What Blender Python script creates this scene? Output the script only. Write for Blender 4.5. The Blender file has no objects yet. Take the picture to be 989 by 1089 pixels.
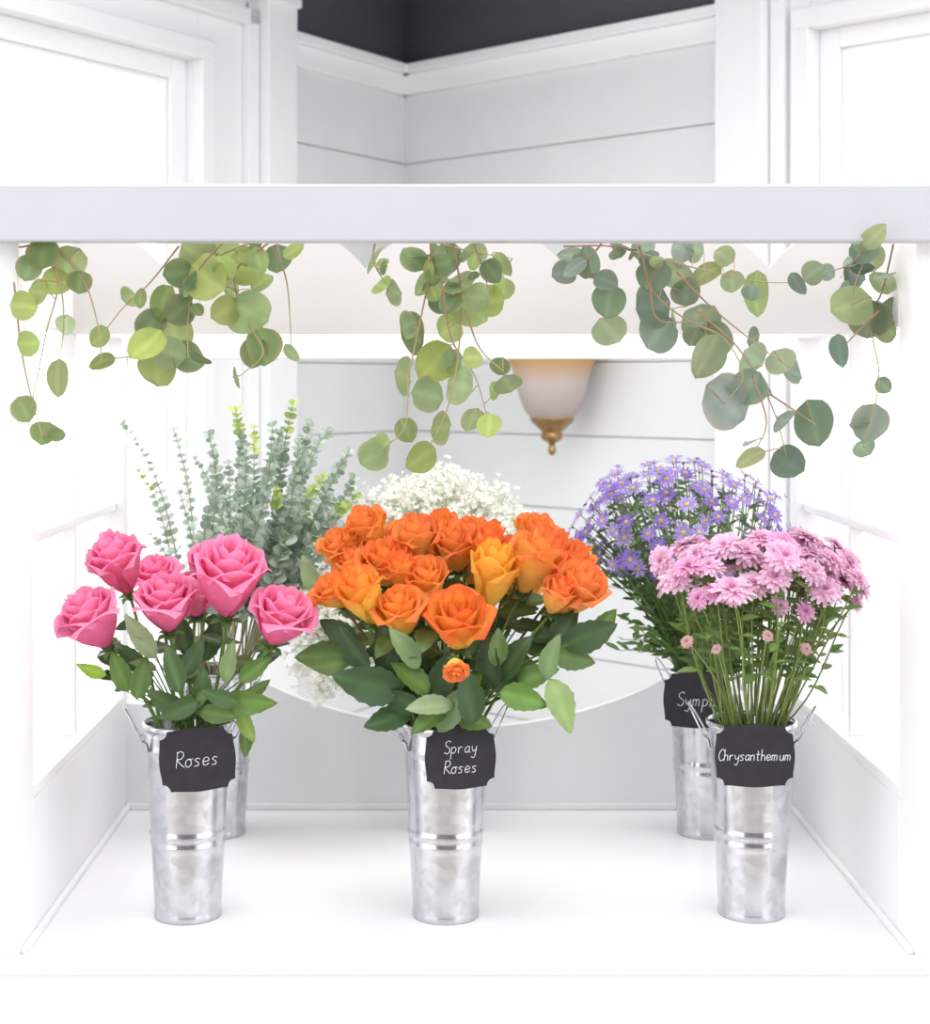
import bpy, math, random
import numpy as np
from mathutils import Vector, Matrix
random.seed(7); rng=np.random.default_rng(7)
F=1728.0; H=0.706; CX=465.0; CY=405.0
def P(px,py,D): return np.array([(px-CX)/F*D, D, H-(py-CY)/F*D])
def lin(r,g,b):
    o=[]
    for c in (r,g,b):
        c=c/255.0
        o.append(c/12.92 if c<=0.04045 else ((c+0.055)/1.055)**2.4)
    return np.array(o)
def R(a=0,b=1): return random.uniform(a,b)
def nrm(v):
    v=np.array(v,float); l=np.linalg.norm(v); return v/l if l>1e-9 else np.array([0,0,1.])
scene=bpy.context.scene
scene.view_settings.view_transform='Standard'
scene.view_settings.look='None'
scene.view_settings.exposure=0.06

# ------------------------------------------------------------ materials
def mat_basic(name,col,rough=.5,metal=0,noise=0,nscale=8,bump=0,emis=None):
    m=bpy.data.materials.new(name); m.use_nodes=True; nt=m.node_tree; b=nt.nodes['Principled BSDF']
    b.inputs['Roughness'].default_value=rough; b.inputs['Metallic'].default_value=metal
    tc=nt.nodes.new('ShaderNodeTexCoord'); nz=nt.nodes.new('ShaderNodeTexNoise'); nz.inputs['Scale'].default_value=nscale
    nz.inputs['Detail'].default_value=4
    nt.links.new(tc.outputs['Object'],nz.inputs['Vector'])
    cr=nt.nodes.new('ShaderNodeValToRGB')
    c=np.array(col); lo=np.clip(c*(1-noise),0,1); hi=np.clip(c*(1+noise),0,1)
    cr.color_ramp.elements[0].position=.3; cr.color_ramp.elements[1].position=.7
    cr.color_ramp.elements[0].color=(*lo,1); cr.color_ramp.elements[1].color=(*hi,1)
    nt.links.new(nz.outputs['Fac'],cr.inputs['Fac']); nt.links.new(cr.outputs['Color'],b.inputs['Base Color'])
    return m
def mat_plant(name,rough=.5,trans=.3,spec=.4,nscale=60,bump=0.0):
    m=bpy.data.materials.new(name); m.use_nodes=True; nt=m.node_tree; b=nt.nodes['Principled BSDF']
    out=nt.nodes['Material Output']
    at=nt.nodes.new('ShaderNodeAttribute'); at.attribute_name='Col'
    tc=nt.nodes.new('ShaderNodeTexCoord'); nz=nt.nodes.new('ShaderNodeTexNoise'); nz.inputs['Scale'].default_value=nscale
    nt.links.new(tc.outputs['Object'],nz.inputs['Vector'])
    mr=nt.nodes.new('ShaderNodeMapRange'); mr.inputs[3].default_value=.82; mr.inputs[4].default_value=1.18
    nt.links.new(nz.outputs['Fac'],mr.inputs[0])
    vm=nt.nodes.new('ShaderNodeVectorMath'); vm.operation='SCALE'
    nt.links.new(at.outputs['Color'],vm.inputs[0]); nt.links.new(mr.outputs[0],vm.inputs['Scale'])
    nt.links.new(vm.outputs[0],b.inputs['Base Color'])
    b.inputs['Roughness'].default_value=rough; b.inputs['Specular IOR Level'].default_value=spec
    if trans>0:
        tr=nt.nodes.new('ShaderNodeBsdfTranslucent'); nt.links.new(vm.outputs[0],tr.inputs['Color'])
        mx=nt.nodes.new('ShaderNodeMixShader'); mx.inputs[0].default_value=trans
        nt.links.new(b.outputs[0],mx.inputs[1]); nt.links.new(tr.outputs[0],mx.inputs[2]); nt.links.new(mx.outputs[0],out.inputs['Surface'])
    return m
WHITE=mat_basic('white_paint',(.91,.91,.92),.45,noise=.01,nscale=3)
TRIMP=mat_basic('window_trim_paint',(.86,.86,.87),.45,noise=.01,nscale=3)
SHELF=mat_basic('satin_white_shelf',(.90,.90,.915),.3,noise=.012,nscale=4)
BACKP=mat_basic('cool_white_panel',(.91,.925,.935),.5,noise=.01)
BEAM=mat_basic('shaded_front_beam',(.53,.545,.59),.4,noise=.01)  # albedo lowered so the colour carries the dimmer light on the front
VAL=mat_basic('scallop_board_paint',(.71,.69,.685),.5,noise=.01)
SHIP=mat_basic('shiplap_paint',(.76,.775,.78),.5,noise=.02,nscale=5)
SHIPD=mat_basic('shiplap_gap',(.60,.62,.63),.7,noise=.02)
DARK=mat_basic('charcoal_paint',(.072,.071,.090),.6,noise=.04)
TAUPE=mat_basic('reflection_wall_grey',(.16,.15,.17),.7,noise=.04)  # only for the added wall that darkens the bucket reflections
FLOORM=mat_basic('pale_floorboards',(.55,.52,.48),.5,noise=.1,nscale=12)
BRASS=mat_basic('aged_brass',(.36,.23,.10),.3,metal=1,noise=.25,nscale=30)
SLATE=mat_basic('chalkboard',(.022,.020,.026),.8,noise=.2,nscale=60)
CHALK=mat_basic('chalk',(.85,.85,.85),.9,noise=.05)
LEAF=mat_plant('leaf_surface',.42,.27,.45)
EUC=mat_plant('eucalyptus_leaf',.8,.42,.15,40)
PETAL=mat_plant('petal_surface',.65,.45,.15,90)
STEM=mat_plant('stem_surface',.6,0,.3)
def mat_galv():
    m=bpy.data.materials.new('galvanized_zinc'); m.use_nodes=True; nt=m.node_tree; b=nt.nodes['Principled BSDF']
    tc=nt.nodes.new('ShaderNodeTexCoord'); vo=nt.nodes.new('ShaderNodeTexVoronoi'); vo.inputs['Scale'].default_value=95
    nz=nt.nodes.new('ShaderNodeTexNoise'); nz.inputs['Scale'].default_value=24; nz.inputs['Detail'].default_value=6
    nt.links.new(tc.outputs['Object'],vo.inputs['Vector']); nt.links.new(tc.outputs['Object'],nz.inputs['Vector'])
    sep=nt.nodes.new('ShaderNodeSeparateColor'); nt.links.new(vo.outputs['Color'],sep.inputs[0])
    mx=nt.nodes.new('ShaderNodeMix'); mx.inputs[0].default_value=.72
    nt.links.new(sep.outputs[0],mx.inputs[2]); nt.links.new(nz.outputs['Fac'],mx.inputs[3])
    cr=nt.nodes.new('ShaderNodeValToRGB'); cr.color_ramp.elements[0].color=(.52,.53,.56,1); cr.color_ramp.elements[1].color=(.70,.70,.73,1)
    cr.color_ramp.elements[0].position=.3; cr.color_ramp.elements[1].position=.7
    nt.links.new(mx.outputs[0],cr.inputs['Fac']); nt.links.new(cr.outputs['Color'],b.inputs['Base Color'])
    mr=nt.nodes.new('ShaderNodeMapRange'); mr.inputs[1].default_value=.3; mr.inputs[2].default_value=.7; mr.inputs[3].default_value=.13; mr.inputs[4].default_value=.24
    nt.links.new(mx.outputs[0],mr.inputs[0]); nt.links.new(mr.outputs[0],b.inputs['Roughness'])
    b.inputs['Metallic'].default_value=.97
    return m
GALV=mat_galv()
def mat_glass():
    m=bpy.data.materials.new('window_glass'); m.use_nodes=True; nt=m.node_tree
    for n in list(nt.nodes):
        if n.type!='OUTPUT_MATERIAL': nt.nodes.remove(n)
    out=nt.nodes['Material Output']; t=nt.nodes.new('ShaderNodeBsdfTransparent'); g=nt.nodes.new('ShaderNodeBsdfGlossy'); g.inputs['Roughness'].default_value=.02
    mx=nt.nodes.new('ShaderNodeMixShader'); mx.inputs[0].default_value=.04
    nt.links.new(t.outputs[0],mx.inputs[1]); nt.links.new(g.outputs[0],mx.inputs[2]); nt.links.new(mx.outputs[0],out.inputs[0])
    return m
GLASS=mat_glass()
def mat_shade():
    m=bpy.data.materials.new('amber_glow_glass'); m.use_nodes=True; nt=m.node_tree; b=nt.nodes['Principled BSDF']; out=nt.nodes['Material Output']
    tc=nt.nodes.new('ShaderNodeTexCoord'); sx=nt.nodes.new('ShaderNodeSeparateXYZ'); nt.links.new(tc.outputs['Object'],sx.inputs[0])
    mr=nt.nodes.new('ShaderNodeMapRange'); mr.inputs[1].default_value=.60; mr.inputs[2].default_value=.80
    nt.links.new(sx.outputs[2],mr.inputs[0])
    cr=nt.nodes.new('ShaderNodeValToRGB'); e=cr.color_ramp.elements
    e[0].color=(.55,.48,.47,1); e[1].color=(.68,.42,.18,1); e[1].position=.80  # amber end of the ramp paints the faint glow at the upper edge
    k=e.new(.5); k.color=(.70,.62,.58,1)
    nt.links.new(mr.outputs[0],cr.inputs['Fac']); nt.links.new(cr.outputs['Color'],b.inputs['Base Color'])
    b.inputs['Roughness'].default_value=.35
    tr=nt.nodes.new('ShaderNodeBsdfTranslucent'); nt.links.new(cr.outputs['Color'],tr.inputs['Color'])
    mx=nt.nodes.new('ShaderNodeMixShader'); mx.inputs[0].default_value=.35
    nt.links.new(b.outputs[0],mx.inputs[1]); nt.links.new(tr.outputs[0],mx.inputs[2]); nt.links.new(mx.outputs[0],out.inputs[0])
    return m
SHADE=mat_shade()

# ------------------------------------------------------------ mesh builder
class MB:
    def __init__(s): s.V=[];s.Fc=[];s.M=[];s.C=[];s.n=0
    def raw(s,v,f,c,m):
        v=np.asarray(v,float); f=np.asarray(f,int)
        c=np.asarray(c,float)
        if c.ndim==1: c=np.tile(c,(len(v),1))
        s.V.append(v); s.Fc.append(f+s.n); s.C.append(c); s.n+=len(v)
        s.M.append(np.full(len(f),m) if np.isscalar(m) else np.asarray(m))
    def add(s,t,M3,tr,tint=(1,1,1),m=None):
        s.raw(t['v']@np.asarray(M3).T+np.asarray(tr), t['f'], np.clip(t['c']*np.asarray(tint),0,1), t['m'] if m is None else m)
    def box(s,fr,u0,u1,n0,n1,z0,z1,m=0,c=(1,1,1)):
        o,du,dn=fr; vs=[]
        for z in (z0,z1):
            for (u,n) in ((u0,n0),(u1,n0),(u1,n1),(u0,n1)):
                p=o+du*u+dn*n; vs.append([p[0],p[1],z])
        s.raw(vs,[[0,3,2,1],[4,5,6,7],[0,1,5,4],[1,2,6,5],[2,3,7,6],[3,0,4,7]],c,m)
    def tube(s,pts,r0,r1=None,sides=5,c=(1,1,1),m=0,c1=None):
        pts=np.asarray(pts,float); n=len(pts)
        if r1 is None: r1=r0
        t=np.gradient(pts,axis=0); vs=[];cs=[]
        c=np.asarray(c,float); c1=c if c1 is None else np.asarray(c1,float)
        for i in range(n):
            d=nrm(t[i]); a=np.cross(d,[0.3,.95,.1]); 
            if np.linalg.norm(a)<1e-3: a=np.cross(d,[1,0,0])
            a=nrm(a); b=np.cross(d,a); k=i/(n-1); r=r0+(r1-r0)*k
            for j in range(sides):
                an=2*math.pi*j/sides; vs.append(pts[i]+r*(math.cos(an)*a+math.sin(an)*b)); cs.append(c+(c1-c)*k)
        f=[]
        for i in range(n-1):
            for j in range(sides):
                j2=(j+1)%sides; f.append([i*sides+j,i*sides+j2,(i+1)*sides+j2,(i+1)*sides+j])
        s.raw(vs,f,cs,m)
    def lathe(s,prof,ctr,seg=64,m=0,c=(1,1,1)):
        vs=[];f=[]
        for (r,z) in prof:
            for j in range(seg):
                a=2*math.pi*j/seg; vs.append([ctr[0]+r*math.cos(a),ctr[1]+r*math.sin(a),ctr[2]+z])
        for i in range(len(prof)-1):
            for j in range(seg):
                j2=(j+1)%seg; f.append([i*seg+j,i*seg+j2,(i+1)*seg+j2,(i+1)*seg+j])
        s.raw(vs,f,c,m)
    def build(s,name,mats,parent=None,smooth=False,bevel=0,loc=None):
        V=np.concatenate(s.V); Fa=np.concatenate(s.Fc); C=np.concatenate(s.C); M=np.concatenate(s.M)
        me=bpy.data.meshes.new(name)
        if loc is not None: V=V-np.asarray(loc)
        me.from_pydata(V.tolist(),[],Fa.tolist())
        for mt in mats: me.materials.append(mt)
        me.polygons.foreach_set('material_index',M.astype(np.int32))
        me.polygons.foreach_set('use_smooth',np.full(len(Fa),smooth))
        ca=me.color_attributes.new('Col','FLOAT_COLOR','POINT')
        ca.data.foreach_set('color',np.concatenate([C,np.ones((len(C),1))],1).astype(np.float32).ravel())
        me.update()
        o=bpy.data.objects.new(name,me); scene.collection.objects.link(o)
        if loc is not None: o.location=loc
        if bevel>0:
            b=o.modifiers.new('bevel','BEVEL'); b.width=bevel; b.segments=2; b.limit_method='ANGLE'
        if parent is not None: o.parent=parent; 
        return o
def empty(name):
    e=bpy.data.objects.new(name,None); e.empty_display_size=.05; scene.collection.objects.link(e); return e
def grid(fn,nu,nv,m=0):
    v=[];c=[];f=[]
    for j in range(nv+1):
        for i in range(nu+1):
            p,col=fn(-1+2*i/nu,j/nv); v.append(p); c.append(col)
    for j in range(nv):
        for i in range(nu):
            a=j*(nu+1)+i; f.append([a,a+1,a+nu+2,a+nu+1])
    return dict(v=np.array(v,float),f=np.array(f),c=np.array(c,float),m=np.full(len(f),m))
def merge(ts):
    v=[];f=[];c=[];m=[];n=0
    for t in ts:
        v.append(t['v']);f.append(t['f']+n);c.append(t['c']);m.append(t['m']);n+=len(t['v'])
    return dict(v=np.concatenate(v),f=np.concatenate(f),c=np.concatenate(c),m=np.concatenate(m))
def frame(ydir,zhint):
    y=nrm(ydir); z=np.asarray(zhint,float)-np.dot(zhint,y)*y
    if np.linalg.norm(z)<1e-4: z=np.cross(y,[1,0,.2])
    z=nrm(z); x=np.cross(y,z); return np.stack([x,y,z],1)
def zframe(zdir,spin=None):
    z=nrm(zdir); a=np.cross(z,[.31,.2,.93]); 
    if np.linalg.norm(a)<.05: a=np.cross(z,[1,0,0])
    x=nrm(a); y=np.cross(z,x); s=R(0,6.28) if spin is None else spin
    x2=x*math.cos(s)+y*math.sin(s); return np.stack([x2,np.cross(z,x2),z],1)

# ------------------------------------------------------------ room
I3=(np.array([0.,0,0]),np.array([1.,0,0]),np.array([0.,1,0]))
corner=np.array([-.101,5.0,0])
FL=(corner,np.array([-.534,-.8455,0]),np.array([.8455,-.534,0]))
FR=(corner,np.array([.715,-.699,0]),np.array([-.699,-.715,0]))
ZF=-.9; ZC=2.15; RT=1.668; RB=1.578
def wall(name,fr,post0,post1,g0,g1,gt,gb,end,sgn):
    b=MB()
    b.box(fr,-.15,post1,-.10,0,ZF,RB+.02,1)
    b.box(fr,-.15,post1,-.10,0.004,RB+.02,ZC,2)
    zj=[RB+.0]; k=1.368
    while k>ZF: zj.append(k); k-=.204
    zj.append(ZF)
    for i in range(len(zj)-1):
        b.box(fr,0,post0+.01,0,.012,zj[i+1]+.003,zj[i],0)
    b.box(fr,post1,g0,-.10,0.0,ZF,ZC,3); b.box(fr,g1,end,-.10,0,ZF,ZC,3)
    b.box(fr,g0,g1,-.10,0,gt,ZC,3); b.box(fr,g0,g1,-.10,0,ZF,gb,3)
    return b.build(name,[SHIP,SHIPD,DARK,TRIMP],bevel=.0015)
LP=(.640,.765); RP=(1.195,1.335)
wall('wall_left',FL,LP[0],LP[1],.985,2.30,1.53,-.35,3.3,1)
wall('wall_right',FR,RP[0],RP[1],1.44,2.70,1.57,-.35,3.6,1)
def window(name,fr,a,g0,g1,gt,gb,s):
    b=MB(); cw=g0-a
    b.box(fr,a,g0,0,.018,gb,gt+.16); b.box(fr,g1,g1+cw,0,.018,gb,gt+.16)
    b.box(fr,a,a+.04,.018,.045,gb,gt+.16)
    b.box(fr,g0-.05,g0,.018,.034,gb,gt)
    b.box(fr,g0,g1,0,.018,gt,gt+.16)
    b.box(fr,g0-.05,g1+.05,.018,.034,gt,gt+.05)
    b.box(fr,a,g1+cw,.018,.045,gt+.12,gt+.16)
    b.box(fr,a-.02,g1+cw,0,.09,gb-.03,gb)
    b.box(fr,g0,g0+s,-.07,-.02,gb,gt); b.box(fr,g1-s,g1,-.07,-.02,gb,gt)
    b.box(fr,g0+s,g1-s,-.07,-.02,gt-s*.9,gt); b.box(fr,g0+s,g1-s,-.07,-.02,gb,gb+s)
    b.box(fr,g0+s,g0+s+.012,-.065,-.032,gb+s,gt-s*.9); b.box(fr,g0+s+.012,g1-s,-.065,-.032,gt-s*.9-.012,gt-s*.9)
    o=b.build(name,[TRIMP],bevel=.003)
    g=MB(); g.box(fr,g0+s+.013,g1-s,-.05,-.046,gb+s,gt-s*.9-.013); g.build('glass_pane',[GLASS],parent=o)
    return o
window('window_1',FL,LP[1]+.003,.985,2.30,1.53,-.35,.06)
window('window_2',FR,RP[1]+.003,1.44,2.70,1.57,-.35,.055)
def trim(name,fr,p0):
    b=MB()
    b.box(fr,0,p0,0.004,.028,RB,RT-.028); b.box(fr,0,p0,0.004,.048,RT-.028,RT)
    return b.build(name,[WHITE],bevel=.003)
trim('trim_1',FL,LP[0]); trim('trim_2',FR,RP[0])
b=MB(); b.box(FL,LP[0],LP[1],0,.075,ZF,ZC); b.box(FL,LP[0]-.007,LP[1]+.007,.0,.085,RT+.05,RT+.075); b.build('trim_3',[TRIMP],bevel=.003)
b=MB(); b.box(FR,RP[0],RP[1],0,.075,ZF,ZC); b.build('trim_4',[TRIMP],bevel=.003)
b=MB(); b.box(FL,0,3.3,0.012,.03,ZF,ZF+.14); b.build('baseboard_left',[WHITE],bevel=.003)
b=MB(); b.box(FR,0,3.6,0.012,.03,ZF,ZF+.14); b.build('baseboard_right',[WHITE],bevel=.003)
b=MB()
for i in range(46):
    x=-3.3+i*.145
    b.box(I3,x,x+.142,-2.5,5.6,ZF-.03,ZF)
b.build('floor',[FLOORM],bevel=.001)
b=MB(); b.box(I3,-2.3,3.0,3.0,5.3,ZC,ZC+.06); b.build('ceiling',[DARK])
b=MB(); b.box(I3,-2.3,2.6,-2.1,-2.0,ZF,ZC); b.build('dark_reflection_wall',[TAUPE])  # unseen, added behind the camera: dark band in bucket reflections, less front light

# sconce
u=.713; p=corner+FR[1]*u; c=p+FR[2]*.14
sc=empty('wall_sconce'); 
b=MB(); b.lathe([(.128,.815),(.126,.79),(.119,.765),(.108,.735),(.099,.70),(.090,.665),(.076,.63),(.058,.605),(.038,.592),(.036,.592),(.055,.609),(.073,.634),(.087,.667),(.096,.70),(.105,.735),(.116,.765),(.123,.79),(.125,.815),(.128,.815)],[c[0],c[1],0],48)
b.build('glass_bell_shade',[SHADE],parent=sc,smooth=True)
b=MB(); b.lathe([(.0005,.503),(.007,.507),(.012,.518),(.007,.530),(.010,.537),(.026,.546),(.031,.556),(.026,.566),(.034,.574),(.054,.592),(.060,.604),(.058,.609),(.040,.598),(.006,.600),(.006,.83),(.001,.831)],[c[0],c[1],0],32)
arm=[c+np.array([0,0,.83]),c-FR[2]*.03+np.array([0,0,.86]),c-FR[2]*.09+np.array([0,0,.86]),p+np.array([0,0,.80])+FR[2]*.02]
b.tube(arm,.007,sides=10)
b.box(FR,u-.05,u+.05,.012,.028,.78,.90)
b.build('brass_fitting',[BRASS],parent=sc,smooth=False,bevel=.002)

# ------------------------------------------------------------ display case
XL=-.513; XR=.587; YF=1.99; YB=2.70; TH=.045
case=empty('flower_display_case')
b=MB(); b.box(I3,XL-TH,XR+TH,YF-.012,YB+.03,-.018,0); b.build('shelf',[SHELF],parent=case,bevel=.003)
b=MB(); b.box(I3,XL-TH+.004,XR+TH-.004,YF-.004,YB+.02,ZF,-.018)
for (x0,x1) in ((XL-.02,-.0),(.03,XR+.02)):
    b.box(I3,x0,x1,YF-.016,YF-.004,ZF+.12,-.10)
b.build('base_cabinet',[WHITE],parent=case,bevel=.002)
TOP=.943
def side(name,x0,x1,xi):
    b=MB()
    b.box(I3,x0,x1,YF,2.065,0,TOP); b.box(I3,x0,x1,2.66,YB,0,TOP)
    b.box(I3,x0,x1,2.065,2.66,0,.175); b.box(I3,x0,x1,2.065,2.66,.175,.19)
    b.box(I3,x0,x1,2.065,2.66,.775,TOP)
    xm=(x0+x1)/2
    b.box(I3,xm-.010,xm+.010,2.065,2.66,.493,.507); b.box(I3,xm-.0105,xm+.0105,2.358,2.370,.19,.775)
    b.build(name,[WHITE],parent=case,bevel=.002)
side('side_frame_left',XL-TH,XL,1); side('side_frame_right',XR,XR+TH,-1)
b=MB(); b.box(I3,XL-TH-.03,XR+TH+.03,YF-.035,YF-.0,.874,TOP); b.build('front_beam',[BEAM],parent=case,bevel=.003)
def profile_board(name,fn,zb,x0,x1,y0,y1,mat,n=160,flip=False):
    vs=[];f=[]
    for i in range(n+1):
        x=x0+(x1-x0)*i/n; z=fn(x)
        vs+= [[x,y0,zb],[x,y0,z],[x,y1,z],[x,y1,zb]]
    for i in range(n):
        a=i*4; 
        for k in range(4):
            k2=(k+1)%4; f.append([a+k,a+k2,a+4+k2,a+4+k])
    f.append([0,3,2,1]); f.append([n*4,n*4+1,n*4+2,n*4+3])
    b=MB(); b.raw(vs,f,(1,1,1),0); return b.build(name,[mat],parent=case)
def scal(x):
    ph=((x+.386)/.2845)%1.0
    return .862+.062*(1-(abs(2*ph-1))**2.6)**.85
profile_board('scalloped_board',scal,.7726,XL,XR,2.29,2.31,VAL,260)
b=MB(); b.box(I3,XL,XR,YB-.02,YB,.742,.786); b.build('back_rail',[WHITE],parent=case,bevel=.002)
cus=[-.66,-.297,.375,.74]
def backtop(x):
    for i in range(3):
        if cus[i]<=x<=cus[i+1]:
            k=(x-cus[i])/(cus[i+1]-cus[i]); w=cus[i+1]-cus[i]
            return .218-.085*(w/.67)*(math.sin(math.pi*k))**.75
    return .2
profile_board('back_panel',backtop,0,XL,XR,YB-.018,YB,BACKP,220)
b=MB(); b.box(I3,XL,XR,YB-.028,YB-.018,0,.010); b.box(I3,XL,XL+.008,YF+.01,YB-.028,0,.008); b.box(I3,XR-.008,XR,YF+.01,YB-.028,0,.008)
b.build('base_moulding',[WHITE],parent=case,bevel=.002)

# ------------------------------------------------------------ buckets and labels
BK={}
def bucket(key,px,D,rot=0):
    x=(px-CX)/F*D; BK[key]=(x,D)
    e=empty('galvanized_flower_bucket'); 
    r=lambda z:.0430+(.0560-.0430)*z/.252
    pr=[(.0005,.004),(.040,.004),(.0410,.0),(.0440,0.0),(.0447,.004),(.0442,.008)]
    for z in np.linspace(.012,.248,60):
        rr=r(z)
        for zc,a in ((.098,.0017),(.112,.0017),(.222,.0012)):
            rr+=a*math.exp(-((z-zc)/.0026)**2)
        pr.append((rr,z))
    pr+=[(.0585,.249),(.0600,.252),(.0598,.2555),(.0575,.257),(.0553,.255),(.0548,.250),(.043,.010),(.0005,.008)]
    b=MB(); b.lathe(pr,[0,0,0],72); 
    b.tube([[math.cos(2.2)*(r(z)+.0005),math.sin(2.2)*(r(z)+.0005),z] for z in np.linspace(.01,.248,12)],.0012,sides=6)
    o=b.build('body',[GALV],parent=e,smooth=True)
    h=MB()
    for s in (-1,1):
        ca,sa=math.cos(rot),math.sin(rot)
        def T(a,bb,z): return [s*(a*ca)-bb*sa,s*a*sa+bb*ca,z]
        pts=[T(.059+.024*math.sin(t),-.020*math.cos(t),.232+.045*math.sin(t)) for t in np.linspace(0,math.pi,14)]
        h.tube(pts,.0012,sides=7)
        for bb in (-.02,.02):
            h.tube([T(.0535,bb*.98,.222),T(.0555,bb,.232),T(.0595,bb,.236)],.0030,sides=8)
    h.build('wire_handles',[GALV],parent=e,smooth=True)
    e.location=(x,D,0.0); e.rotation_euler=(0,0,0)
bucket('pink',200,2.15,.25); bucket('orange',474,2.15,.15); bucket('mum',799,2.157,-.2)
bucket('euc',231,2.54,.3); bucket('aster',750,2.54,.3); bucket('gyp',470,2.56,.2)
ST={'R':[[(0,0),(.05,1)],[(0,.95),(.3,1),(.45,.8),(.3,.55),(.05,.5),(.3,.2),(.55,0)]],
'o':[[(.22,.5),(.06,.38),(.04,.15),(.2,0),(.38,.12),(.38,.38),(.22,.5),(.4,.46),(.5,.5)]],
's':[[(.4,.45),(.2,.5),(.08,.38),(.3,.22),(.3,.05),(.05,.02)]],
'e':[[(.05,.25),(.4,.3),(.35,.48),(.15,.5),(.03,.25),(.15,.02),(.45,.12)]],
'S':[[(.5,.9),(.3,1),(.08,.85),(.15,.6),(.42,.42),(.45,.15),(.25,0),(.02,.12)]],
'p':[[(.05,.5),(.03,-.45)],[(.05,.4),(.25,.5),(.42,.3),(.25,.02),(.05,.1)]],
'r':[[(.05,.5),(.08,0)],[(.08,.3),(.2,.48),(.38,.45)]],
'a':[[(.4,.45),(.2,.5),(.04,.25),(.18,.02),(.38,.2),(.4,.5),(.4,.1),(.52,.02)]],
'y':[[(.05,.5),(.1,.2),(.25,.12),(.4,.3)],[(.42,.5),(.38,-.1),(.25,-.4),(.05,-.3)]],
'C':[[(.5,.85),(.3,1),(.08,.75),(.02,.4),(.15,.05),(.35,0),(.52,.15)]],
'h':[[(.05,1),(.05,0)],[(.05,.35),(.2,.5),(.35,.38),(.37,0)]],
'n':[[(.05,.5),(.05,0)],[(.05,.35),(.22,.5),(.36,.38),(.38,0)]],
't':[[(.2,.85),(.2,.1),(.35,.02)],[(.03,.55),(.38,.55)]],
'm':[[(.05,.5),(.05,0)],[(.05,.38),(.17,.5),(.27,.38),(.27,0)],[(.27,.38),(.4,.5),(.5,.38),(.5,0)]],
'u':[[(.05,.5),(.07,.12),(.2,0),(.35,.15),(.38,.5),(.4,0)]]}
def smooth(pts,k=4):
    pts=[np.array(p,float) for p in pts]
    if len(pts)<3: return pts
    e=[2*pts[0]-pts[1]]+pts+[2*pts[-1]-pts[-2]]; o=[]
    for i in range(1,len(e)-2):
        for j in range(k):
            t=j/k; a,b_,c_,d=e[i-1],e[i],e[i+1],e[i+2]
            o.append(.5*((2*b_)+(-a+c_)*t+(2*a-5*b_+4*c_-d)*t*t+(-a+3*b_-3*c_+d)*t**3))
    o.append(pts[-1]); return o
def label(lines,x,y,z,tilt,hgt,w=.0485,h=.040,adv=.54,yaw=0):
    e=empty('chalkboard_label')
    out=[]
    rc=.010
    def arc(cx,cy,a0,a1):
        for t in np.linspace(a0,a1,7): out.append((cx+rc*math.cos(t),cy+rc*math.sin(t)))
    pi=math.pi
    def edge(x0,y0,x1,y1,nx,ny):
        for t in np.linspace(0,1,15)[1:-1]:
            k=.0025*math.sin(pi*t)**2 ; out.append((x0+(x1-x0)*t+nx*k,y0+(y1-y0)*t+ny*k))
    arc(w,h,1.5*pi,pi)
    edge(w-rc,h,-w+rc,h,0,1)
    arc(-w,h,0,-.5*pi); edge(-w,h-rc,-w,-h+rc,-1,0)
    arc(-w,-h,.5*pi,0); edge(-w+rc,-h,w-rc,-h,0,-1)
    arc(w,-h,pi,.5*pi); edge(w,-h+rc,w,h-rc,1,0)
    n=len(out)
    me=bpy.data.meshes.new('slate'); vs=[(p[0],0,p[1]) for p in out]+[(p[0],.004,p[1]) for p in out]
    fs=[list(range(n)),list(range(2*n-1,n-1,-1))]+[[i,i+n,(i+1)%n+n,(i+1)%n] for i in range(n)]
    me.from_pydata(vs,[],fs); me.materials.append(SLATE); me.update()
    o=bpy.data.objects.new('slate',me); scene.collection.objects.link(o); o.parent=e
    bm=MB(); sc_=hgt
    for li,t in enumerate(lines):
        wd=sum(.70 if ch=='m' else adv for ch in t)*sc_
        xx=-wd/2; zz=((len(lines)-1)/2-li)*sc_*1.55-sc_*.4
        for ch in t:
            for s in ST[ch]:
                pts=smooth(s) ; bm.tube([[xx+(p[0]*.95+p[1]*.12)*sc_,-.0004,zz+p[1]*sc_] for p in pts],.00045,sides=5)
            xx+=(.70 if ch=='m' else adv)*sc_
    bm.build('chalk_writing',[CHALK],parent=e)
    k=MB(); k.tube([[0,.0045,.0],[0,.0048,h-.001],[0,.004,h+.012],[0,.011,h+.014],[0,.015,h+.004]],.0009,sides=6); k.build('hook',[GALV],parent=e)
    e.location=(x,y,z); e.rotation_euler=(0.0,-tilt,yaw)
zl=lambda py,D:H-(py-CY)/F*D
label(['Roses'],P(210,0,2.087)[0],2.087,zl(808,2.087),math.radians(4),.0205,yaw=.12,w=.0465,h=.0385)
label(['Spray','Roses'],P(490,0,2.087)[0],2.087,zl(806,2.087),math.radians(.5),.0165,yaw=.2,w=.044,h=.038)
label(['Chrysanthemum'],P(803,0,2.094)[0],2.094,zl(804,2.094),0,.0145,adv=.47,w=.049,h=.038)
label(['Symph'],P(741,0,2.476)[0],2.476,zl(745,2.476),0,.021,w=.048,yaw=-.1)

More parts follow.
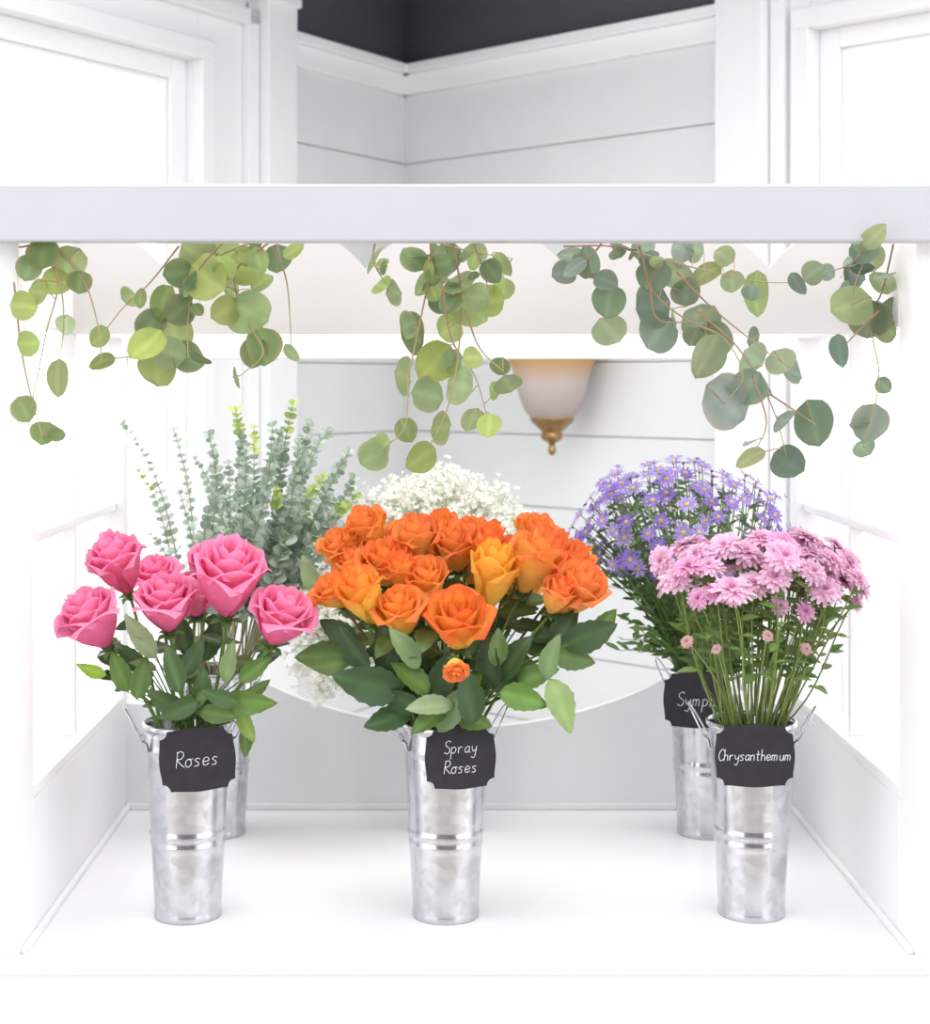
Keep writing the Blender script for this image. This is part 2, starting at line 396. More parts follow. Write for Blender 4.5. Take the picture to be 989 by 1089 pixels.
# ------------------------------------------------------------ plant templates
def leaf_t(wid=.45,bend=.15,fold=.25,col=(.1,.2,.05),rib=1.5,pw=.85,nu=4,nv=8,serr=.0,m=1,edge=None):
    col=np.array(col)
    def fn(u,v):
        hw=wid*.5*max(0,math.sin(math.pi*min(1,v**pw)))**.8
        if serr and abs(u)>.9: hw*=1+serr*(1 if int(v*nv)%2 else -1)
        x=u*hw; y=v; z=fold*abs(x)-bend*v*v+.02*math.sin(v*9+u*2)
        c=col*(rib if abs(u)<.1 else 1.0)
        if edge is not None and abs(u)>.9: c=np.array(edge)
        return (x,y,z),c
    return grid(fn,nu,nv,m)
def round_t(col,asp=.92,m=1,edge=None,bend=.12,cup=.15,pt=.0,sd=0):
    col=np.array(col)
    def fn(u,v):
        hw=.5*asp*math.sqrt(max(0,1-(2*v-1)**2))*(1+.16*(1-v))*(1-pt*max(0,v-.6))
        x=u*hw; z=cup*x*x*2-bend*v*v+.02*math.sin(v*5+sd)+.03*math.sin(u*2.5+v*6+sd)*v
        x+=.03*math.sin(v*4+sd)
        c=col*(1.2 if abs(u)<.1 else 1.0)*(1+.10*(v-.5))
        if edge is not None and (abs(u)>.95): c=.7*col+.3*np.array(edge)
        return (x,v,z),c
    return grid(fn,6,9,m)
def rose_t(seed,n=24,op=1.0,base=(1,.5,.2),tip=(1,.2,.1),pw=1.5,hs=1.6,nu=8,nv=10,roll=1.0):
    rd=random.Random(seed); base=np.array(base);tip=np.array(tip); ts=[]
    for k in range(n):
        t=k/(n-1); a=k*2.39996+rd.uniform(-.2,.2)
        Rr=.09+.60*op*t**.9; w=1.55*(1-t)+1.02*t; Hh=(1.06-.20*t**1.4+rd.uniform(-.03,.04))*hs
        lip=(.03+.30*t**1.6*op*rd.uniform(.8,1.15)); ph=rd.uniform(0,6); sk=rd.uniform(-.05,.05)
        br=rd.uniform(.93,1.07)
        mixo=rd.uniform(-.12,.15)
        def fn(u,v):
            prof=1-(1-v)**2.4
            l=max(0,(v-.66)/.34)
            # petal outline: broad, rounded top with a soft rolled lip
            r=.06+Rr*prof*(1-.12*l)+lip*(l**1.6)+.05*t*u*u*v
            dome=1-.20*abs(u)**2.4*v
            z=Hh*v*dome-lip*.62*l**2.6+.018*math.sin(3*u+ph)*v
            z+=sk*u*v
            l2=max(0,(v-.6)/.4); wf=(.42+.58*math.sin(min(1,v*1.45)*math.pi/2))*math.sqrt(1-.62*l2**3)
            an=a+w*u*wf
            e=max(abs(u)**4*.6*v,v**pw)
            kk=min(1,max(0,e+mixo*v)); c=(base+(tip-base)*kk)*br
            return (r*math.cos(an),r*math.sin(an),z),c
        ts.append(grid(fn,nu,nv,0))
    T=merge(ts)
    mr=np.percentile(np.hypot(T['v'][:,0],T['v'][:,1]),97); T['v']/=mr
    cal=[];gcol=np.array([.10,.19,.05])
    for k in range(5):
        a=k*1.2566+.3
        def fn(u,v):
            x=u*.14*math.sin(math.pi*min(1,(v*.9+.12))); r=.10+.42*v; z=-.10+.30*v-.35*v*v
            return (r*math.cos(a)-x*math.sin(a),r*math.sin(a)+x*math.cos(a),z),gcol*(1+.4*v)
        cal.append(grid(fn,2,4,1))
    bb=MB(); bb.lathe([(.02,-.30),(.10,-.26),(.17,-.14),(.16,-.02),(.22,.10)],[0,0,0],10,1,gcol)
    cal.append(dict(v=bb.V[0],f=bb.Fc[0],c=bb.C[0],m=bb.M[0]))
    return merge([T]+cal)
def daisy_t(seed,rings,np_,wid,cin,cout,ccen,cr=.22,curl=.15,nv=3,up0=.15):
    rd=random.Random(seed); ts=[];cin=np.array(cin);cout=np.array(cout)
    for q in range(rings):
        up=up0+.75*q/max(1,rings-1) if rings>1 else .12
        ln=1-.16*q
        for k in range(np_):
            a=2*math.pi*(k+.5*q+rd.uniform(-.25,.25))/np_; L=ln*rd.uniform(.86,1.06); uu=up+rd.uniform(-.16,.16); br=rd.uniform(.88,1.1)
            def fn(u,v):
                x=u*wid*math.sin(math.pi*(.12+.72*v)); r=.06+(L-.06)*v*math.cos(uu); z=L*v*math.sin(uu)-curl*v*v+.25*abs(u)*wid*v
                return (r*math.cos(a)-x*math.sin(a),r*math.sin(a)+x*math.cos(a),z),(cin+(cout-cin)*v)*br
            ts.append(grid(fn,2,nv,0))
    bb=MB(); cc=np.array(ccen)
    bb.lathe([(cr,.02),(cr*.95,.09),(cr*.6,.15),(.01,.17)],[0,0,0],8,0,cc)
    ts.append(dict(v=bb.V[0],f=bb.Fc[0],c=bb.C[0],m=bb.M[0]))
    g=MB(); g.lathe([(.03,-.22),(.14,-.12),(.20,.02)],[0,0,0],7,1,(.12,.22,.07)); ts.append(dict(v=g.V[0],f=g.Fc[0],c=g.C[0],m=g.M[0]))
    return merge(ts)

def bez(a,b_,c_,n=9):
    return [(1-t)**2*a+2*t*(1-t)*b_+t*t*c_ for t in np.linspace(0,1,n)]
def stem(mb,key,head,r0=.0022,r1=.0016,col=(.12,.22,.06),c1=None,hd=None,sides=5,bend=.45,spread=.040,wob=0.0):
    x,y=BK[key]; head=np.asarray(head,float)
    d=np.array([head[0]-x,head[1]-y]); l=np.linalg.norm(d); a=d/(l+1e-6)*min(spread,l*.38)
    a=a+np.array([R(-.008,.008),R(-.008,.008)])
    if np.linalg.norm(a)>.045: a=a/np.linalg.norm(a)*.045
    mouth=np.array([x+a[0],y+a[1],.25]); bot=np.array([x-a[0]*.5,y-a[1]*.5,.02])
    di=nrm(mouth-bot); ln=np.linalg.norm(head-mouth)
    ctrl=mouth+di*ln*bend
    if hd is not None: ctrl=.5*ctrl+.5*(head-nrm(hd)*ln*.4)
    bz=bez(mouth,ctrl,head,10)
    if wob>0:
        w=rng.normal(size=3)*wob; w2=rng.normal(size=3)*wob*.5
        bz=[p_+w*math.sin(math.pi*i/9)+w2*math.sin(2*math.pi*i/9) for i,p_ in enumerate(bz)]
    pts=[bot,(bot+mouth)/2]+bz
    mb.tube(pts,r0,r1,sides,col,2,c1)
    return pts[2:]
def put_leaf(mb,t,px,py,D,L,ang,tilt=0,roll=0,tint=(1,1,1),W=1.0):
    s=L/F*D; a=math.radians(ang); d=nrm([math.cos(a),tilt,math.sin(a)])
    n=np.array([math.sin(roll)*-math.sin(a),-1,math.sin(roll)*math.cos(a)])+np.array([R(-.25,.25),0,R(-.1,.35)])
    M=frame(d,n); M=M@np.diag([W,1,1])
    ctr=P(px,py,D); mb.add(t,M*s,ctr-d*s*.5,tint); return ctr-d*s*.5

GREEN=lin(98,124,66); DKG=lin(66,90,54); LTG=lin(155,176,112); PALE=lin(162,178,136)
rl=[leaf_t(.58,.18,.3,DKG,1.5,.82,serr=.05,nv=12),leaf_t(.62,.3,.25,GREEN,1.4,.8,serr=.05,nv=12),leaf_t(.6,.12,.2,LTG,1.2,.8,serr=.05,nv=12),leaf_t(.5,.2,.35,PALE,1.2,.85,serr=.04,nv=12)]

# ------------------------------------------------------------ pink roses
pb=lin(240,112,162); pt=lin(253,166,204)
pinks=[rose_t(s,26,op,pb,pt,1.6,hs) for s,op,hs in ((1,.92,1.55),(2,.80,1.65),(3,.95,1.5))]
mb=MB(); D0=2.15
heads=[(103,668,34,2.11,-.5),(130,613,29,2.17,-.3),(166,619,24,2.24,-.1),(178,651,32,2.11,-.05),(243,632,37,2.12,.12),(296,664,34,2.10,.40),(208,640,25,2.26,.1),(222,614,23,2.27,.1)]
for i,(px,py,r,D,tx) in enumerate(heads):
    hd=nrm([tx,-.38,1.0]); s=r/F*D; c=P(px,py,D); bse=c-hd*s*.75
    mb.add(pinks[i%3],zframe(hd)*s,bse,np.array([1,1,1])*R(.96,1.08))
    pts=stem(mb,'pink',bse-hd*s*.2,.0028,.0026,lin(105,135,68),hd=hd,sides=6)
    for k in range(2):
        q=pts[R(0,1)>.5 and 5 or 7]; a=R(0,6.28); d=nrm([math.cos(a),math.sin(a)*.6-.2,R(-.2,.6)])
        mb.add(random.choice(rl[:2]),frame(d,[R(-.4,.4),-.7,.8])*R(.03,.045),q,np.array([1,1,1])*R(.8,1.3))
for (px,py,D,L,an,ti,k,tn) in [(150,678,2.08,58,120,-.3,3,(.75,.8,.75)),(185,712,2.07,54,100,-.2,0,(1.4,1.4,1.3)),(97,713,2.1,34,160,-.2,2,(.9,1.1,.4)),(150,722,2.09,46,75,-.1,1,(1,1,1)),
    (128,715,2.10,46,110,-.1,1,(1.1,1.2,.9)),(205,700,2.1,46,60,0,0,(1.1,1.1,1.1)),(243,705,2.1,46,80,-.1,3,(.7,.8,.6)),(270,712,2.1,42,40,-.1,1,(1,1.1,.9)),(262,748,2.08,58,-5,-.4,1,(1.1,1.2,.9)),(235,742,2.07,42,160,-.3,0,(1.5,1.5,1.4)),
    (262,772,2.10,40,-70,-.1,2,(.8,.9,.6)),(178,748,2.08,52,150,-.2,0,(1.2,1.2,1.1)),(215,735,2.09,50,80,-.1,0,(1.2,1.3,1.1)),(262,790,2.12,34,-80,0,1,(.9,1,.8)),
    (225,680,2.16,50,70,0,0,(.9,.9,.8)),(195,675,2.16,46,100,0,0,(.9,.9,.8)),(140,700,2.17,46,140,0,0,(.9,1,.8)),(200,750,2.08,48,40,-.2,1,(.9,1,.9)),(272,735,2.14,36,20,0,1,(1,1,1)),(190,755,2.07,46,200,-.3,0,(1.2,1.2,1.1)),(230,760,2.08,42,-10,-.3,1,(1,1,1))]:
    p0=put_leaf(mb,rl[k],px,py,D,L,an,ti,R(-.6,.6),tn,.78)
    x,y=BK['pink']; mb.tube(bez(np.array([x+R(-.02,.02),y-.01,.25]),np.array([(x+p0[0])/2,y-.02,max(.28,p0[2]-.03)]),p0,6),.0013,.0009,4,lin(95,125,60),2)
for i in range(12):
    a=R(0,6.28); x,y=BK['pink']; rr=R(.02,.10); p=np.array([x+rr*math.cos(a),y+rr*math.sin(a)*.8+.02,R(.27,.37)])
    mb.add(random.choice(rl[:2]),frame([math.cos(a),math.sin(a),R(-.1,.8)],[0,-.5,1])*R(.035,.05),p,np.array([1,1,1])*R(.7,1.1))
    mb.tube([np.array([x,y,.24]),p],.0012,.001,4,lin(80,110,50),2)
mb.build('pink_rose_bouquet',[PETAL,LEAF,STEM],smooth=True)

# ------------------------------------------------------------ orange spray roses
ob=lin(255,212,104); ot=lin(247,136,84); oy=lin(255,206,98)
oran=[rose_t(11,18,.85,ob,ot,3.4,1.6),rose_t(12,20,.95,ob,ot,2.6,1.5),rose_t(13,16,.78,ob,lin(243,118,70),4.0,1.75),rose_t(14,16,.72,oy,lin(253,185,84),2.6,1.85),rose_t(15,18,.9,ob,lin(240,108,64),3.0,1.55)]
mb=MB()
H2=[(395,572,25),(363,592,21),(410,606,29),(357,634,22),(391,647,28),(428,657,29),(455,626,25),(447,586,28),(485,592,27),(515,592,22),(520,632,28),(487,670,37),(565,578,24),(562,612,30),(583,598,21),(607,606,22),(609,637,30),(540,604,23),(470,576,21),(428,576,20),(500,578,21),(380,605,21),(432,620,19),(600,624,23),(484,708,14),(375,585,17),(590,640,21)]
for i,(px,py,r) in enumerate(H2):
    D=2.23-.17*(py-570)/110+R(-.012,.012)
    if r<22 and py<620: D+=.03
    tx=(px-480)/150*.6; hd=nrm([tx+R(-.2,.2),-.42-.2*(py>640)+R(-.2,.2),1.0]); 
    if i==24: hd=nrm([.1,-.6,-.5])
    s=r*.97/F*D; c=P(px,py,D); bse=c-hd*s*.75
    k=3 if i in (10,) else random.choice([0,1,2,4,0])
    mb.add(oran[k],zframe(hd)*s,bse,np.array([1,R(.88,1.14),R(.85,1.1)]))
    if i!=24:
        pts=stem(mb,'orange',bse-hd*s*.2,.0024,.0018,lin(105,125,62),hd=hd,c1=lin(130,110,60) if i%3==0 else None)
        for q in (4,6,7):
            a=R(0,6.28); d=nrm([math.cos(a)+tx,math.sin(a)*.6-.3,R(-.3,.4)])
            mb.add(random.choice(rl[:2]),frame(d,[R(-.3,.3),-.7,.8])*R(.035,.052),pts[q],np.array([1,1,1])*R(.7,1.15))
    else:
        x,y=BK['orange']; mb.tube([bse+hd*.001,P(483,690,2.09),P(480,740,2.11),np.array([x,y,.24])],.0015,.0015,5,lin(130,90,60),2)
for i in range(10):
    px=R(390,570); py=R(585,640); D=R(2.25,2.30); s=22/F*D; c=P(px,py,D); hd=nrm([(px-480)/200,.4,1]); bse=c-hd*s*.78
    mb.add(oran[i%3],zframe(hd)*s,bse); stem(mb,'orange',bse-hd*s*.2,.0022,.0016,lin(95,115,55),hd=hd)
for (px,py,D,L,an,ti,k,tn) in [(345,697,2.13,62,170,-.1,1,(1,1.1,1.1)),(392,728,2.06,78,165,-.3,0,(1.0,1.05,1.15)),(432,690,2.05,54,120,-.3,3,(.62,.75,.62)),(458,750,2.05,52,175,-.4,3,(.95,1,1)),
    (500,742,2.05,62,95,-.3,0,(1,1,1)),(556,742,2.06,52,-10,-.3,1,(1.1,1.3,.9)),(597,750,2.07,62,-65,-.2,2,(.95,1,1)),(627,676,2.10,64,20,-.1,0,(1,1,1)),(640,668,2.14,50,35,0,1,(1.1,1.1,1)),(585,700,2.07,52,80,-.2,3,(.6,.75,.6)),
    (412,765,2.08,52,190,-.2,0,(1,1.1,1)),(350,708,2.10,40,190,-.1,1,(1,1,1)),(440,720,2.06,50,130,-.3,1,(1,1.1,.9)),(470,720,2.08,56,70,-.2,0,(.9,.9,.9)),(520,705,2.08,60,100,-.2,0,(.9,.9,.9)),(545,700,2.08,60,60,-.2,0,(1,1,1)),
    (570,718,2.08,46,30,-.2,1,(1,1.1,.9)),(500,765,2.07,46,-30,-.3,1,(.9,1,.8)),(425,745,2.07,50,160,-.2,0,(1,1,1)),(375,690,2.09,56,130,-.1,0,(.9,.9,.9)),(410,690,2.10,56,100,-.1,0,(.9,.9,.9)),(540,730,2.09,54,-30,-.1,0,(.8,.8,.8)),
    (610,700,2.10,48,-10,-.1,1,(1,1,1)),(600,668,2.12,50,60,0,0,(1,1,1)),(455,765,2.06,44,200,-.3,1,(1,1,.9)),(330,612,2.2,46,120,0,3,(.8,.9,.8)),(480,755,2.06,60,60,-.3,3,(.5,.65,.5)),(360,672,2.12,48,150,0,0,(1,1,1)),(530,690,2.07,40,80,-.2,1,(1,1,1))]:
    p0=put_leaf(mb,rl[k],px,py,D,L,an,ti,R(-.6,.6),tn,.92)
    x,y=BK['orange']; mb.tube(bez(np.array([x+R(-.02,.02),y-.01,.25]),np.array([(x+p0[0])/2,y-.02,max(.28,p0[2]-.03)]),p0,6),.0014,.001,4,lin(95,115,55),2)
for i in range(40):
    a=R(0,6.28); x,y=BK['orange']; h=R(.29,.39); rr=R(.02,.05+(h-.28)*.8); p=np.array([x+rr*1.2*math.cos(a),y+rr*math.sin(a)*.8+.01,h])
    mb.add(random.choice(rl[:2]),frame([math.cos(a),math.sin(a),R(-.3,.6)],[0,-.5,1])*R(.045,.062),p,np.array([1,1,1])*R(.6,1.1))
    mb.tube([np.array([x,y,.24]),p],.0012,.001,4,lin(80,100,50),2)
mb.build('orange_spray_rose_bouquet',[PETAL,LEAF,STEM],smooth=True)

# ------------------------------------------------------------ pink chrysanthemums
cm=[daisy_t(21+i,4,18,.145,lin(236,174,212),lin(249,218,236),lin(218,140,182),.12,up0=-.10) for i in range(3)]+[daisy_t(31,4,18,.145,lin(224,148,196),lin(242,196,226),lin(204,118,166),.12,up0=.0)]
sl=leaf_t(.4,.2,.3,lin(112,138,76),1.3,.8,nu=2,nv=5)
mb=MB(); x,y=BK['mum']
pos=[]
tries=0
while len(pos)<68 and tries<9000:
    tries+=1
    a=R(0,6.28); q=math.sqrt(R(0,1)); ux=q*math.cos(a); uy=q*math.sin(a)
    zz=math.sqrt(max(0,1-q*q))
    c=P(807,612,2.16); p=np.array([c[0]+ux*.134,c[1]+uy*.115,c[2]+R(-.030,.026)+zz*.034])
    if all(np.linalg.norm(p-o)>.0235 for o in pos): pos.append(p)
for p in pos:
    hd=nrm([(p[0]-x)*5+R(-.4,.4),(p[1]-y)*4-.35+R(-.3,.3),.9+R(-.2,.2)]); s=R(.021,.031)
    mb.add(random.choice(cm),zframe(hd)*s,p,np.array([1,1,1])*R(.9,1.08))
    pts=stem(mb,'mum',p-hd*s*.2,.0014,.0010,lin(125,143,80),lin(120,140,76) if R()<.6 else None,hd=[0,0,1],bend=.5,wob=.007)
    for q in (3,4,5,6,7,8):
        for _ in range(2):
            if R()<.85:
                a=R(0,6.28); mb.add(sl,frame([math.cos(a),math.sin(a),R(-.1,.9)],[0,-.6,.8])*R(.012,.030),pts[q],np.array([1,1,1])*R(.7,1.25))
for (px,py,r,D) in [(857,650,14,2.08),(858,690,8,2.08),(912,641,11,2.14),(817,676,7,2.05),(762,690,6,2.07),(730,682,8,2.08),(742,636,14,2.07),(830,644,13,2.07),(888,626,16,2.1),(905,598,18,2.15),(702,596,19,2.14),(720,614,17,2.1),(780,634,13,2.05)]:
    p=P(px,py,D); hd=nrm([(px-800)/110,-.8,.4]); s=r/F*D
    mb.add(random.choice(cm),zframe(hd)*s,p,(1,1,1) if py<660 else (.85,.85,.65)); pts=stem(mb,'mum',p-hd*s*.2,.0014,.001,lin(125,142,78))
mb.build('pink_chrysanthemum_bouquet',[PETAL,LEAF,STEM],smooth=True)

# ------------------------------------------------------------ purple asters
am=[daisy_t(41+i,1,14,.13,lin(182,160,230),c_,lin(235,220,140),.26,.05) for i,c_ in enumerate((lin(170,138,228),lin(145,112,212),lin(200,182,240)))]
al=leaf_t(.3,.2,.2,lin(96,124,70),1.2,.85,nu=2,nv=4)
mb=MB(); x,y=BK['aster']; c0=P(724,572,2.55); pos=[];tries=0
while len(pos)<180 and tries<12000:
    tries+=1
    d=nrm(rng.normal(size=3)); 
    if d[2]<-.45: continue
    k=R(.85,1.05); p=c0+np.array([d[0]*.168,d[1]*.135,d[2]*.122])*k
    if d[0]<0 and d[2]<.2: p[0]+=.02*(.2-d[2])
    if all(np.linalg.norm(p-o)>.0168 for o in pos): pos.append(p)
for p in pos:
    d=nrm(p-c0+np.array([0,0,.03])+rng.normal(size=3)*.02); s=R(.0125,.0172); mb.add(random.choice(am),zframe(nrm(d+np.array([0,-.25,.2])))*s,p,np.array([1,1,1])*R(.85,1.1))
    pts=stem(mb,'aster',p-d*s*.2,.0011,.0007,lin(105,130,75),sides=4,bend=.45)
    for q in range(3,9):
        for _ in range(2):
            a=R(0,6.28); mb.add(al,frame([math.cos(a),math.sin(a),R(.2,1.2)],[0,-.7,.7])*R(.014,.024),pts[q],np.array([1,1,1])*R(.65,1.3))
    if R()<.5:
        mb.add(am[1],zframe(nrm(d+np.array([R(-.6,.6),R(-.6,.6),.2])))*.006,p+np.array([R(-.015,.015),R(-.015,.01),R(-.012,.012)]),(.8,.9,.8))
for i in range(22):
    p=P(R(655,715),R(640,695),R(2.48,2.6)); pts=stem(mb,'aster',p,.001,.0006,lin(120,145,90),sides=4)
    for q in range(4,len(pts)):
        a=R(0,6.28); mb.add(al,frame([math.cos(a),math.sin(a),R(.0,1)],[0,-.7,.7])*R(.018,.034),pts[q],np.array([1,1,1])*R(.9,1.5))
mb.build('purple_aster_bouquet',[PETAL,LEAF,STEM],smooth=True)

# ------------------------------------------------------------ baby's breath
def floret():
    ts=[]
    for k in range(6):
        a=k*1.047
        def fn(u,v):
            xx=u*.42*math.sin(math.pi*(.15+.75*v)); r=.05+.9*v; z=.7*v-.35*v*v+(.5 if k%2 else 0)*v
            return (r*math.cos(a)-xx*math.sin(a),r*math.sin(a)+xx*math.cos(a),z),lin(252,252,246)
        ts.append(grid(fn,1,2,0))
    return merge(ts)
fl=floret(); mb=MB()
ell=[(468,562,92,62,2.60,.11,160),(425,600,75,60,2.56,.08,36),(345,685,36,56,2.50,.05,60),(345,640,28,30,2.52,.03,20)]
for (cx,cy,rx,ry,D,rd_,n) in ell:
    for i in range(n):
        d=nrm(rng.normal(size=3)); k=R(.35,1)**.45
        tip=P(cx,cy,D)+np.array([d[0]*rx/F*D,d[1]*rd_,d[2]*ry/F*D])*k
        pts=stem(mb,'gyp',tip,.0010,.0005,lin(160,180,135),sides=3,bend=.4)
        for j in range(24):
            o=rng.normal(size=3)*np.array([.012,.012,.010]); q=tip+o
            if j%2: mb.tube([pts[-3]*.4+tip*.6,q],.00035,.0003,3,lin(185,200,165),2)
            mb.add(fl,zframe(nrm(o+np.array([0,0,.01])))*R(.0038,.0058),q)
mb.build('babys_breath_bouquet',[PETAL,LEAF,STEM],smooth=False)

# ------------------------------------------------------------ baby eucalyptus spray
g1=lin(166,182,168); g2=lin(194,204,194)
er=[round_t(g1,.95),round_t(lin(145,163,147),.9),round_t(g2,1.0)]
mb=MB()
tips=[(130,448),(148,500),(183,452),(205,485),(222,462),(250,432),(243,492),(262,470),(290,448),(312,427),(330,450),(352,456),(372,478),(380,525),(300,482),(225,530),(160,568),(345,505),(325,500),(280,510),(365,560),(258,545),(305,540),(335,560),(285,575),(240,575),(200,560),(350,600),(315,600),
 (270,452),(318,468),(340,470),(360,500),(295,515),(235,510),(214,505),(378,505),(330,530),(265,520),(310,575),(260,600),(372,540),(355,530),(300,455),(190,520)]
for i,(px,py) in enumerate(tips):
    D=R(2.42,2.66); tip=P(px,py,D); pts=stem(mb,'euc',tip,.0018,.0006,lin(140,130,100),lin(160,175,130),sides=4,bend=.55,hd=[(px-260)/180+R(-.3,.3),R(-.3,.3),1],wob=.010)
    pts=np.array(smooth(pts,5)); L=np.concatenate([[0],np.cumsum(np.linalg.norm(np.diff(pts,axis=0),axis=1))])
    tot=L[-1]; s=.10; k=0
    thin=px<215
    while s<tot:
        q=np.array([np.interp(s,L,pts[:,a]) for a in range(3)]); q2=np.array([np.interp(min(tot,s+.004),L,pts[:,a]) for a in range(3)]); q1=np.array([np.interp(s-.004,L,pts[:,a]) for a in range(3)])
        t=nrm(q2-q1); f=s/tot; size=(.026-.015*f)*(.7 if thin else 1)*R(.8,1.2)
        a=k*math.pi/2+R(-.5,.5)+i; x1=nrm(np.cross(t,[0,1,.1])); x2=np.cross(t,x1)
        for sg in (-1,1):
            d=nrm(sg*(x1*math.cos(a)+x2*math.sin(a))+t*(.4+.5*f)+rng.normal(size=3)*.15)
            yel=f>.88 and i%4==1
            tn=np.array([1,1,1])*R(.85,1.2)
            if yel: tn=np.array([1.15,1.2,.5])
            mb.add(random.choice(er),frame(d,t+np.array([0,-.6,0])+rng.normal(size=3)*.3)*size,q,tn)
        s+=(.016-.007*f)*(1.15 if thin else 1)*R(.8,1.2); k+=1
mb.build('baby_eucalyptus_bouquet',[PETAL,EUC,STEM],smooth=True)

# ------------------------------------------------------------ eucalyptus garland
mb=MB()
gaL=[lin(150,167,112),lin(130,150,108),lin(170,187,118),lin(122,142,102),lin(160,176,132)]
gaR=[lin(148,163,132),lin(132,150,134),lin(165,178,132),lin(142,157,144),lin(124,143,124)]
def mk(ga): return [round_t(c_,a,edge=lin(200,165,145) if i in (1,3) else None,pt=p_,sd=i+a*9) for i,c_ in enumerate(ga) for a,p_ in ((.82,.5),(.92,.2),(1.02,0))],[round_t(c_,.5,pt=.4) for c_ in ga]
gtL,gnL=mk(gaL); gtR,gnR=mk(gaR)
def G(px,py,D=2.09): return P(px,py,D)
stems=[
 [(20,240),(45,262),(62,300),(50,350),(40,400),(30,450)],[(30,245),(60,290),(68,340),(62,390)],[(60,250),(90,300),(105,350),(108,385)],[(15,300),(20,350),(28,400),(45,465)],
 [(300,252),(255,262),(215,285),(185,325),(165,380)],[(290,255),(250,290),(262,340),(280,375),(255,400)],[(240,255),(210,290),(200,340),(200,380)],[(190,262),(160,300),(140,318)],[(290,262),(305,300),(310,370)],
 [(400,250),(398,280),(418,312)],[(460,250),(455,300),(445,350),(435,400),(430,455),(400,482)],[(480,250),(490,310),(488,370),(480,420),(465,460),(448,486)],[(500,250),(515,290),(522,325)],[(440,250),(490,265),(545,275)],[(470,300),(480,360),(505,400),(520,450)],[(495,330),(510,370),(535,395)],
 [(600,262),(650,262),(700,275),(760,290),(810,300),(860,300)],[(640,258),(625,285),(650,320),(650,352)],[(680,262),(695,310),(730,340),(770,360),(790,400),(770,430)],[(720,290),(760,330),(810,370),(845,395)],[(740,330),(785,370),(820,430),(838,490)],[(690,300),(700,340),(745,345),(753,380)],[(800,400),(815,450),(798,488)],[(820,420),(850,440),(868,452)],
 [(945,245),(928,262),(910,300),(905,330)],[(950,260),(938,310),(925,340),(935,400),(925,450),(918,475)],[(930,250),(905,280),(870,292)],[(935,330),(905,360),(893,375)]]
allp=[]
for sp in stems:
    Ds=[2.075+R(-.01,.01)+.02*math.sin(i*.9+sp[0][0]) for i in range(len(sp))]
    Ds[0]=2.03; Ds[1]=min(Ds[1],2.07)
    if sp[0][0]<70: Ds=[1.974]*len(sp); sp=[(a,max(b_,263)) for a,b_ in sp]
    pts=smooth([G(a,b_,d) for (a,b_),d in zip(sp,Ds)],5)
    mb.tube(pts,.0014,.0006,5,lin(160,125,105),2,lin(165,160,120)); allp+=[np.array(p) for p in pts[2:]]
vine=smooth([P(px,246+5*math.sin(px*.04),2.0+.012) for px in range(45,960,50)],4)
mb.tube(vine,.0022,.0022,6,lin(125,100,80),2)
allp=np.array(allp)
LV=[(45,270,16),(75,280,18),(30,285,14),(60,300,16),(85,300,12),(40,310,14),(25,325,14),(62,402,20),(25,435,14),(47,460,13),(105,358,13),(108,385,15),(30,365,12),(60,462,9),(70,345,10),
(262,285,20),(235,275,20),(210,270,19),(220,295,22),(172,322,20),(150,318,12),(190,330,17),(155,365,22),(168,392,20),(200,380,18),(265,332,22),(280,368,20),(270,375,17),(240,330,17),(310,375,11),(295,275,15),(248,308,19),(185,352,20),(138,316,12),(252,402,13),(160,345,20),(200,300,19),(278,300,13),(190,290,16),(180,375,17),
(398,278,18),(420,312,16),(455,300,18),(440,355,22),(500,328,21),(522,320,17),(488,300,18),(470,456,18),(448,487,18),(432,458,14),(430,400,19),(462,385,24),(488,410,19),(502,447,15),(520,452,13),(535,280,15),(505,275,17),(475,275,18),(440,275,16),(535,307,12),(402,480,15),(455,420,17),(480,385,14),(405,303,13),(532,390,11),(525,415,10),(470,320,16),(478,350,14),
(628,280,22),(648,320,18),(693,325,22),(695,294,20),(662,262,15),(720,292,19),(750,292,19),(700,354,20),(648,352,17),(745,343,22),(762,360,19),(753,380,25),(800,380,19),(830,385,15),(773,428,29),(866,450,25),(838,491,18),(798,487,17),(843,394,18),(805,312,24),(800,360,14),(608,272,16),(725,265,16),(778,300,14),(795,412,20),(848,301,14),(685,262,17),(738,265,14),(770,272,12),(600,290,13),(730,310,16),
(928,252,20),(905,325,22),(925,340,20),(925,450,21),(893,372,18),(918,476,14),(940,410,10),(910,292,18),(938,300,15),(925,275,15),(941,350,14),(880,290,10),(950,330,14)]
narrow={(62,402),(928,252),(805,312),(628,280),(893,372),(750,292),(310,375),(535,280),(455,300),(505,275),(848,301),(608,272),(150,318),(108,385),(798,487)}
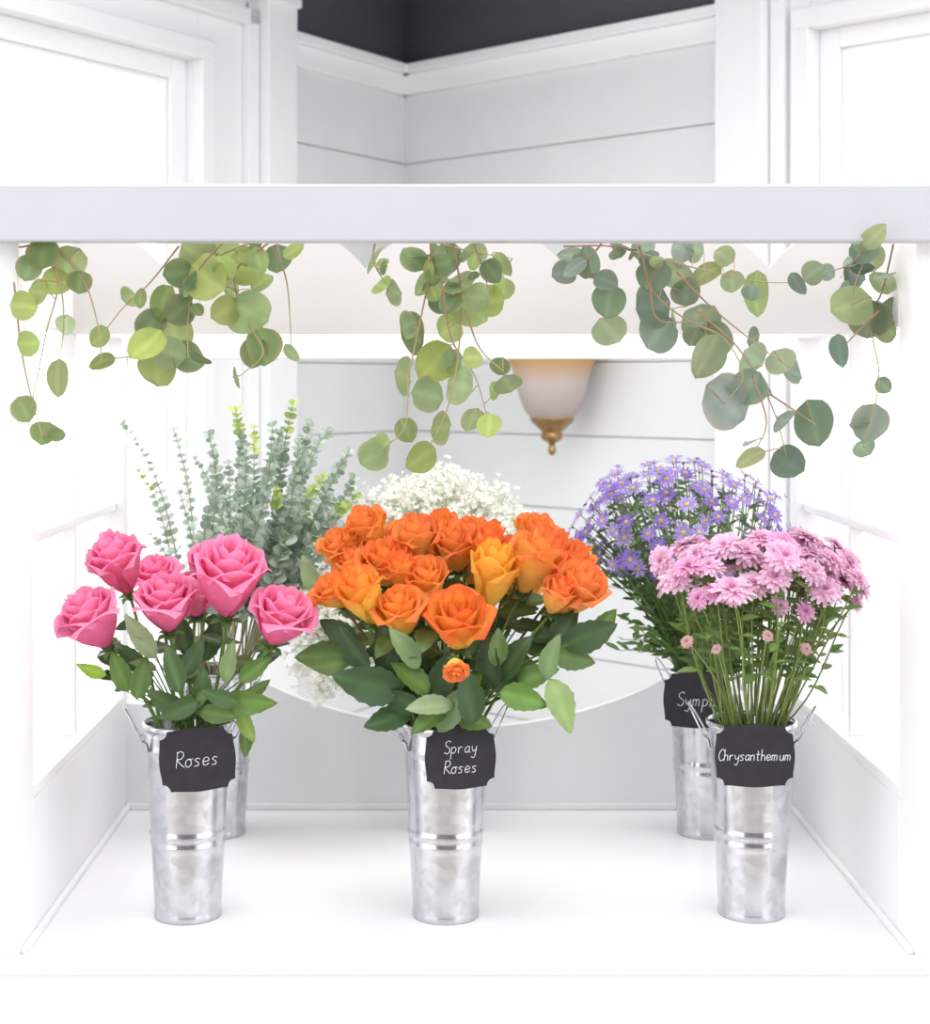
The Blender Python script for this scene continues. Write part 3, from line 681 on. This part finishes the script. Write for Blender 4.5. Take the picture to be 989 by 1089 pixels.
for (px,py,r) in LV:
    D=2.09+R(-.03,.035)
    if px<90: D=1.972+R(-.006,.006)
    if (px,py)==(928,252): D=1.944
    c=G(px,py,D); i=np.argmin(np.linalg.norm(allp-c,axis=1)); q=allp[i]
    d=c-q; d[2]-=.012; d+=rng.normal(size=3)*.008; d=nrm(d)
    L=2*r/F*D*1.05; face=nrm([R(-.6,.6),-1,R(-.4,.5)])
    if px<90: face=nrm([R(-.2,.2),-1,R(-.2,.2)])
    gt,gn=(gtL,gnL) if px<580 else (gtR,gnR)
    if (px,py) in narrow: t=random.choice(gn)
    else: t=random.choice(gt)
    d=nrm(d-np.dot(d,face)*face*.8); base=c-d*L*.5
    M=frame(d,face)
    mb.add(t,M*L,base,np.array([1,1,1])*R(.75,1.2)*np.array([R(.94,1.08),1,R(.8,1.1)])); mb.tube([q,(q+base)/2+np.array([0,0,.002]),base],.0007,.0006,4,lin(165,135,105),2)
n_=0
while n_<65:
    q=allp[random.randrange(len(allp))]; 
    if q[1]<1.98: continue
    if n_>30 and q[2]<.83: continue
    n_+=1
    d=nrm([R(-1,1),R(-.5,1),R(-1,.4)]); L=R(.018,.038)
    if q[2]>.86: d[2]=-abs(d[2])
    gt,gn=(gtL,gnL) if q[0]<.14 else (gtR,gnR)
    mb.add(random.choice(gt+gn),frame(d,[R(-.6,.6),-1,R(-.6,.6)])*L,q+d*.006,np.array([1,1,1])*R(.65,1.2)); mb.tube([q,q+d*.007],.0007,.0006,4,lin(150,130,100),2)
mb.build('eucalyptus_garland',[PETAL,EUC,STEM],smooth=True)

# ------------------------------------------------------------ light
w=bpy.data.worlds.new('overcast_sky'); scene.world=w; w.use_nodes=True
bg=w.node_tree.nodes['Background']; bg.inputs[0].default_value=(.99,.99,1.0,1); bg.inputs[1].default_value=2.15
def area(name,loc,target,sx,sy,power):
    l=bpy.data.lights.new(name,'AREA'); l.shape='RECTANGLE'; l.size=sx; l.size_y=sy; l.energy=power; l.color=(1,.99,.97)
    o=bpy.data.objects.new(name,l); scene.collection.objects.link(o); o.location=loc
    o.rotation_euler=(Vector(target)-Vector(loc)).to_track_quat('-Z','Y').to_euler(); return o
area('overhead_fill',(0.05,2.5,2.6),(0.05,2.5,0),1.6,1.2,26)  # added fill from above to lift the case interior

cam=bpy.data.cameras.new('camera'); co=bpy.data.objects.new('camera',cam); scene.collection.objects.link(co)
co.location=(0,0,H); co.rotation_euler=(math.pi/2,0,0)
cam.sensor_width=36; cam.lens=F/1089*36; cam.shift_x=(494.5-CX)/1089; cam.shift_y=-(544.5-CY)/1089
cam.dof.use_dof=True; cam.dof.focus_distance=2.12; cam.dof.aperture_fstop=7.0
scene.camera=co
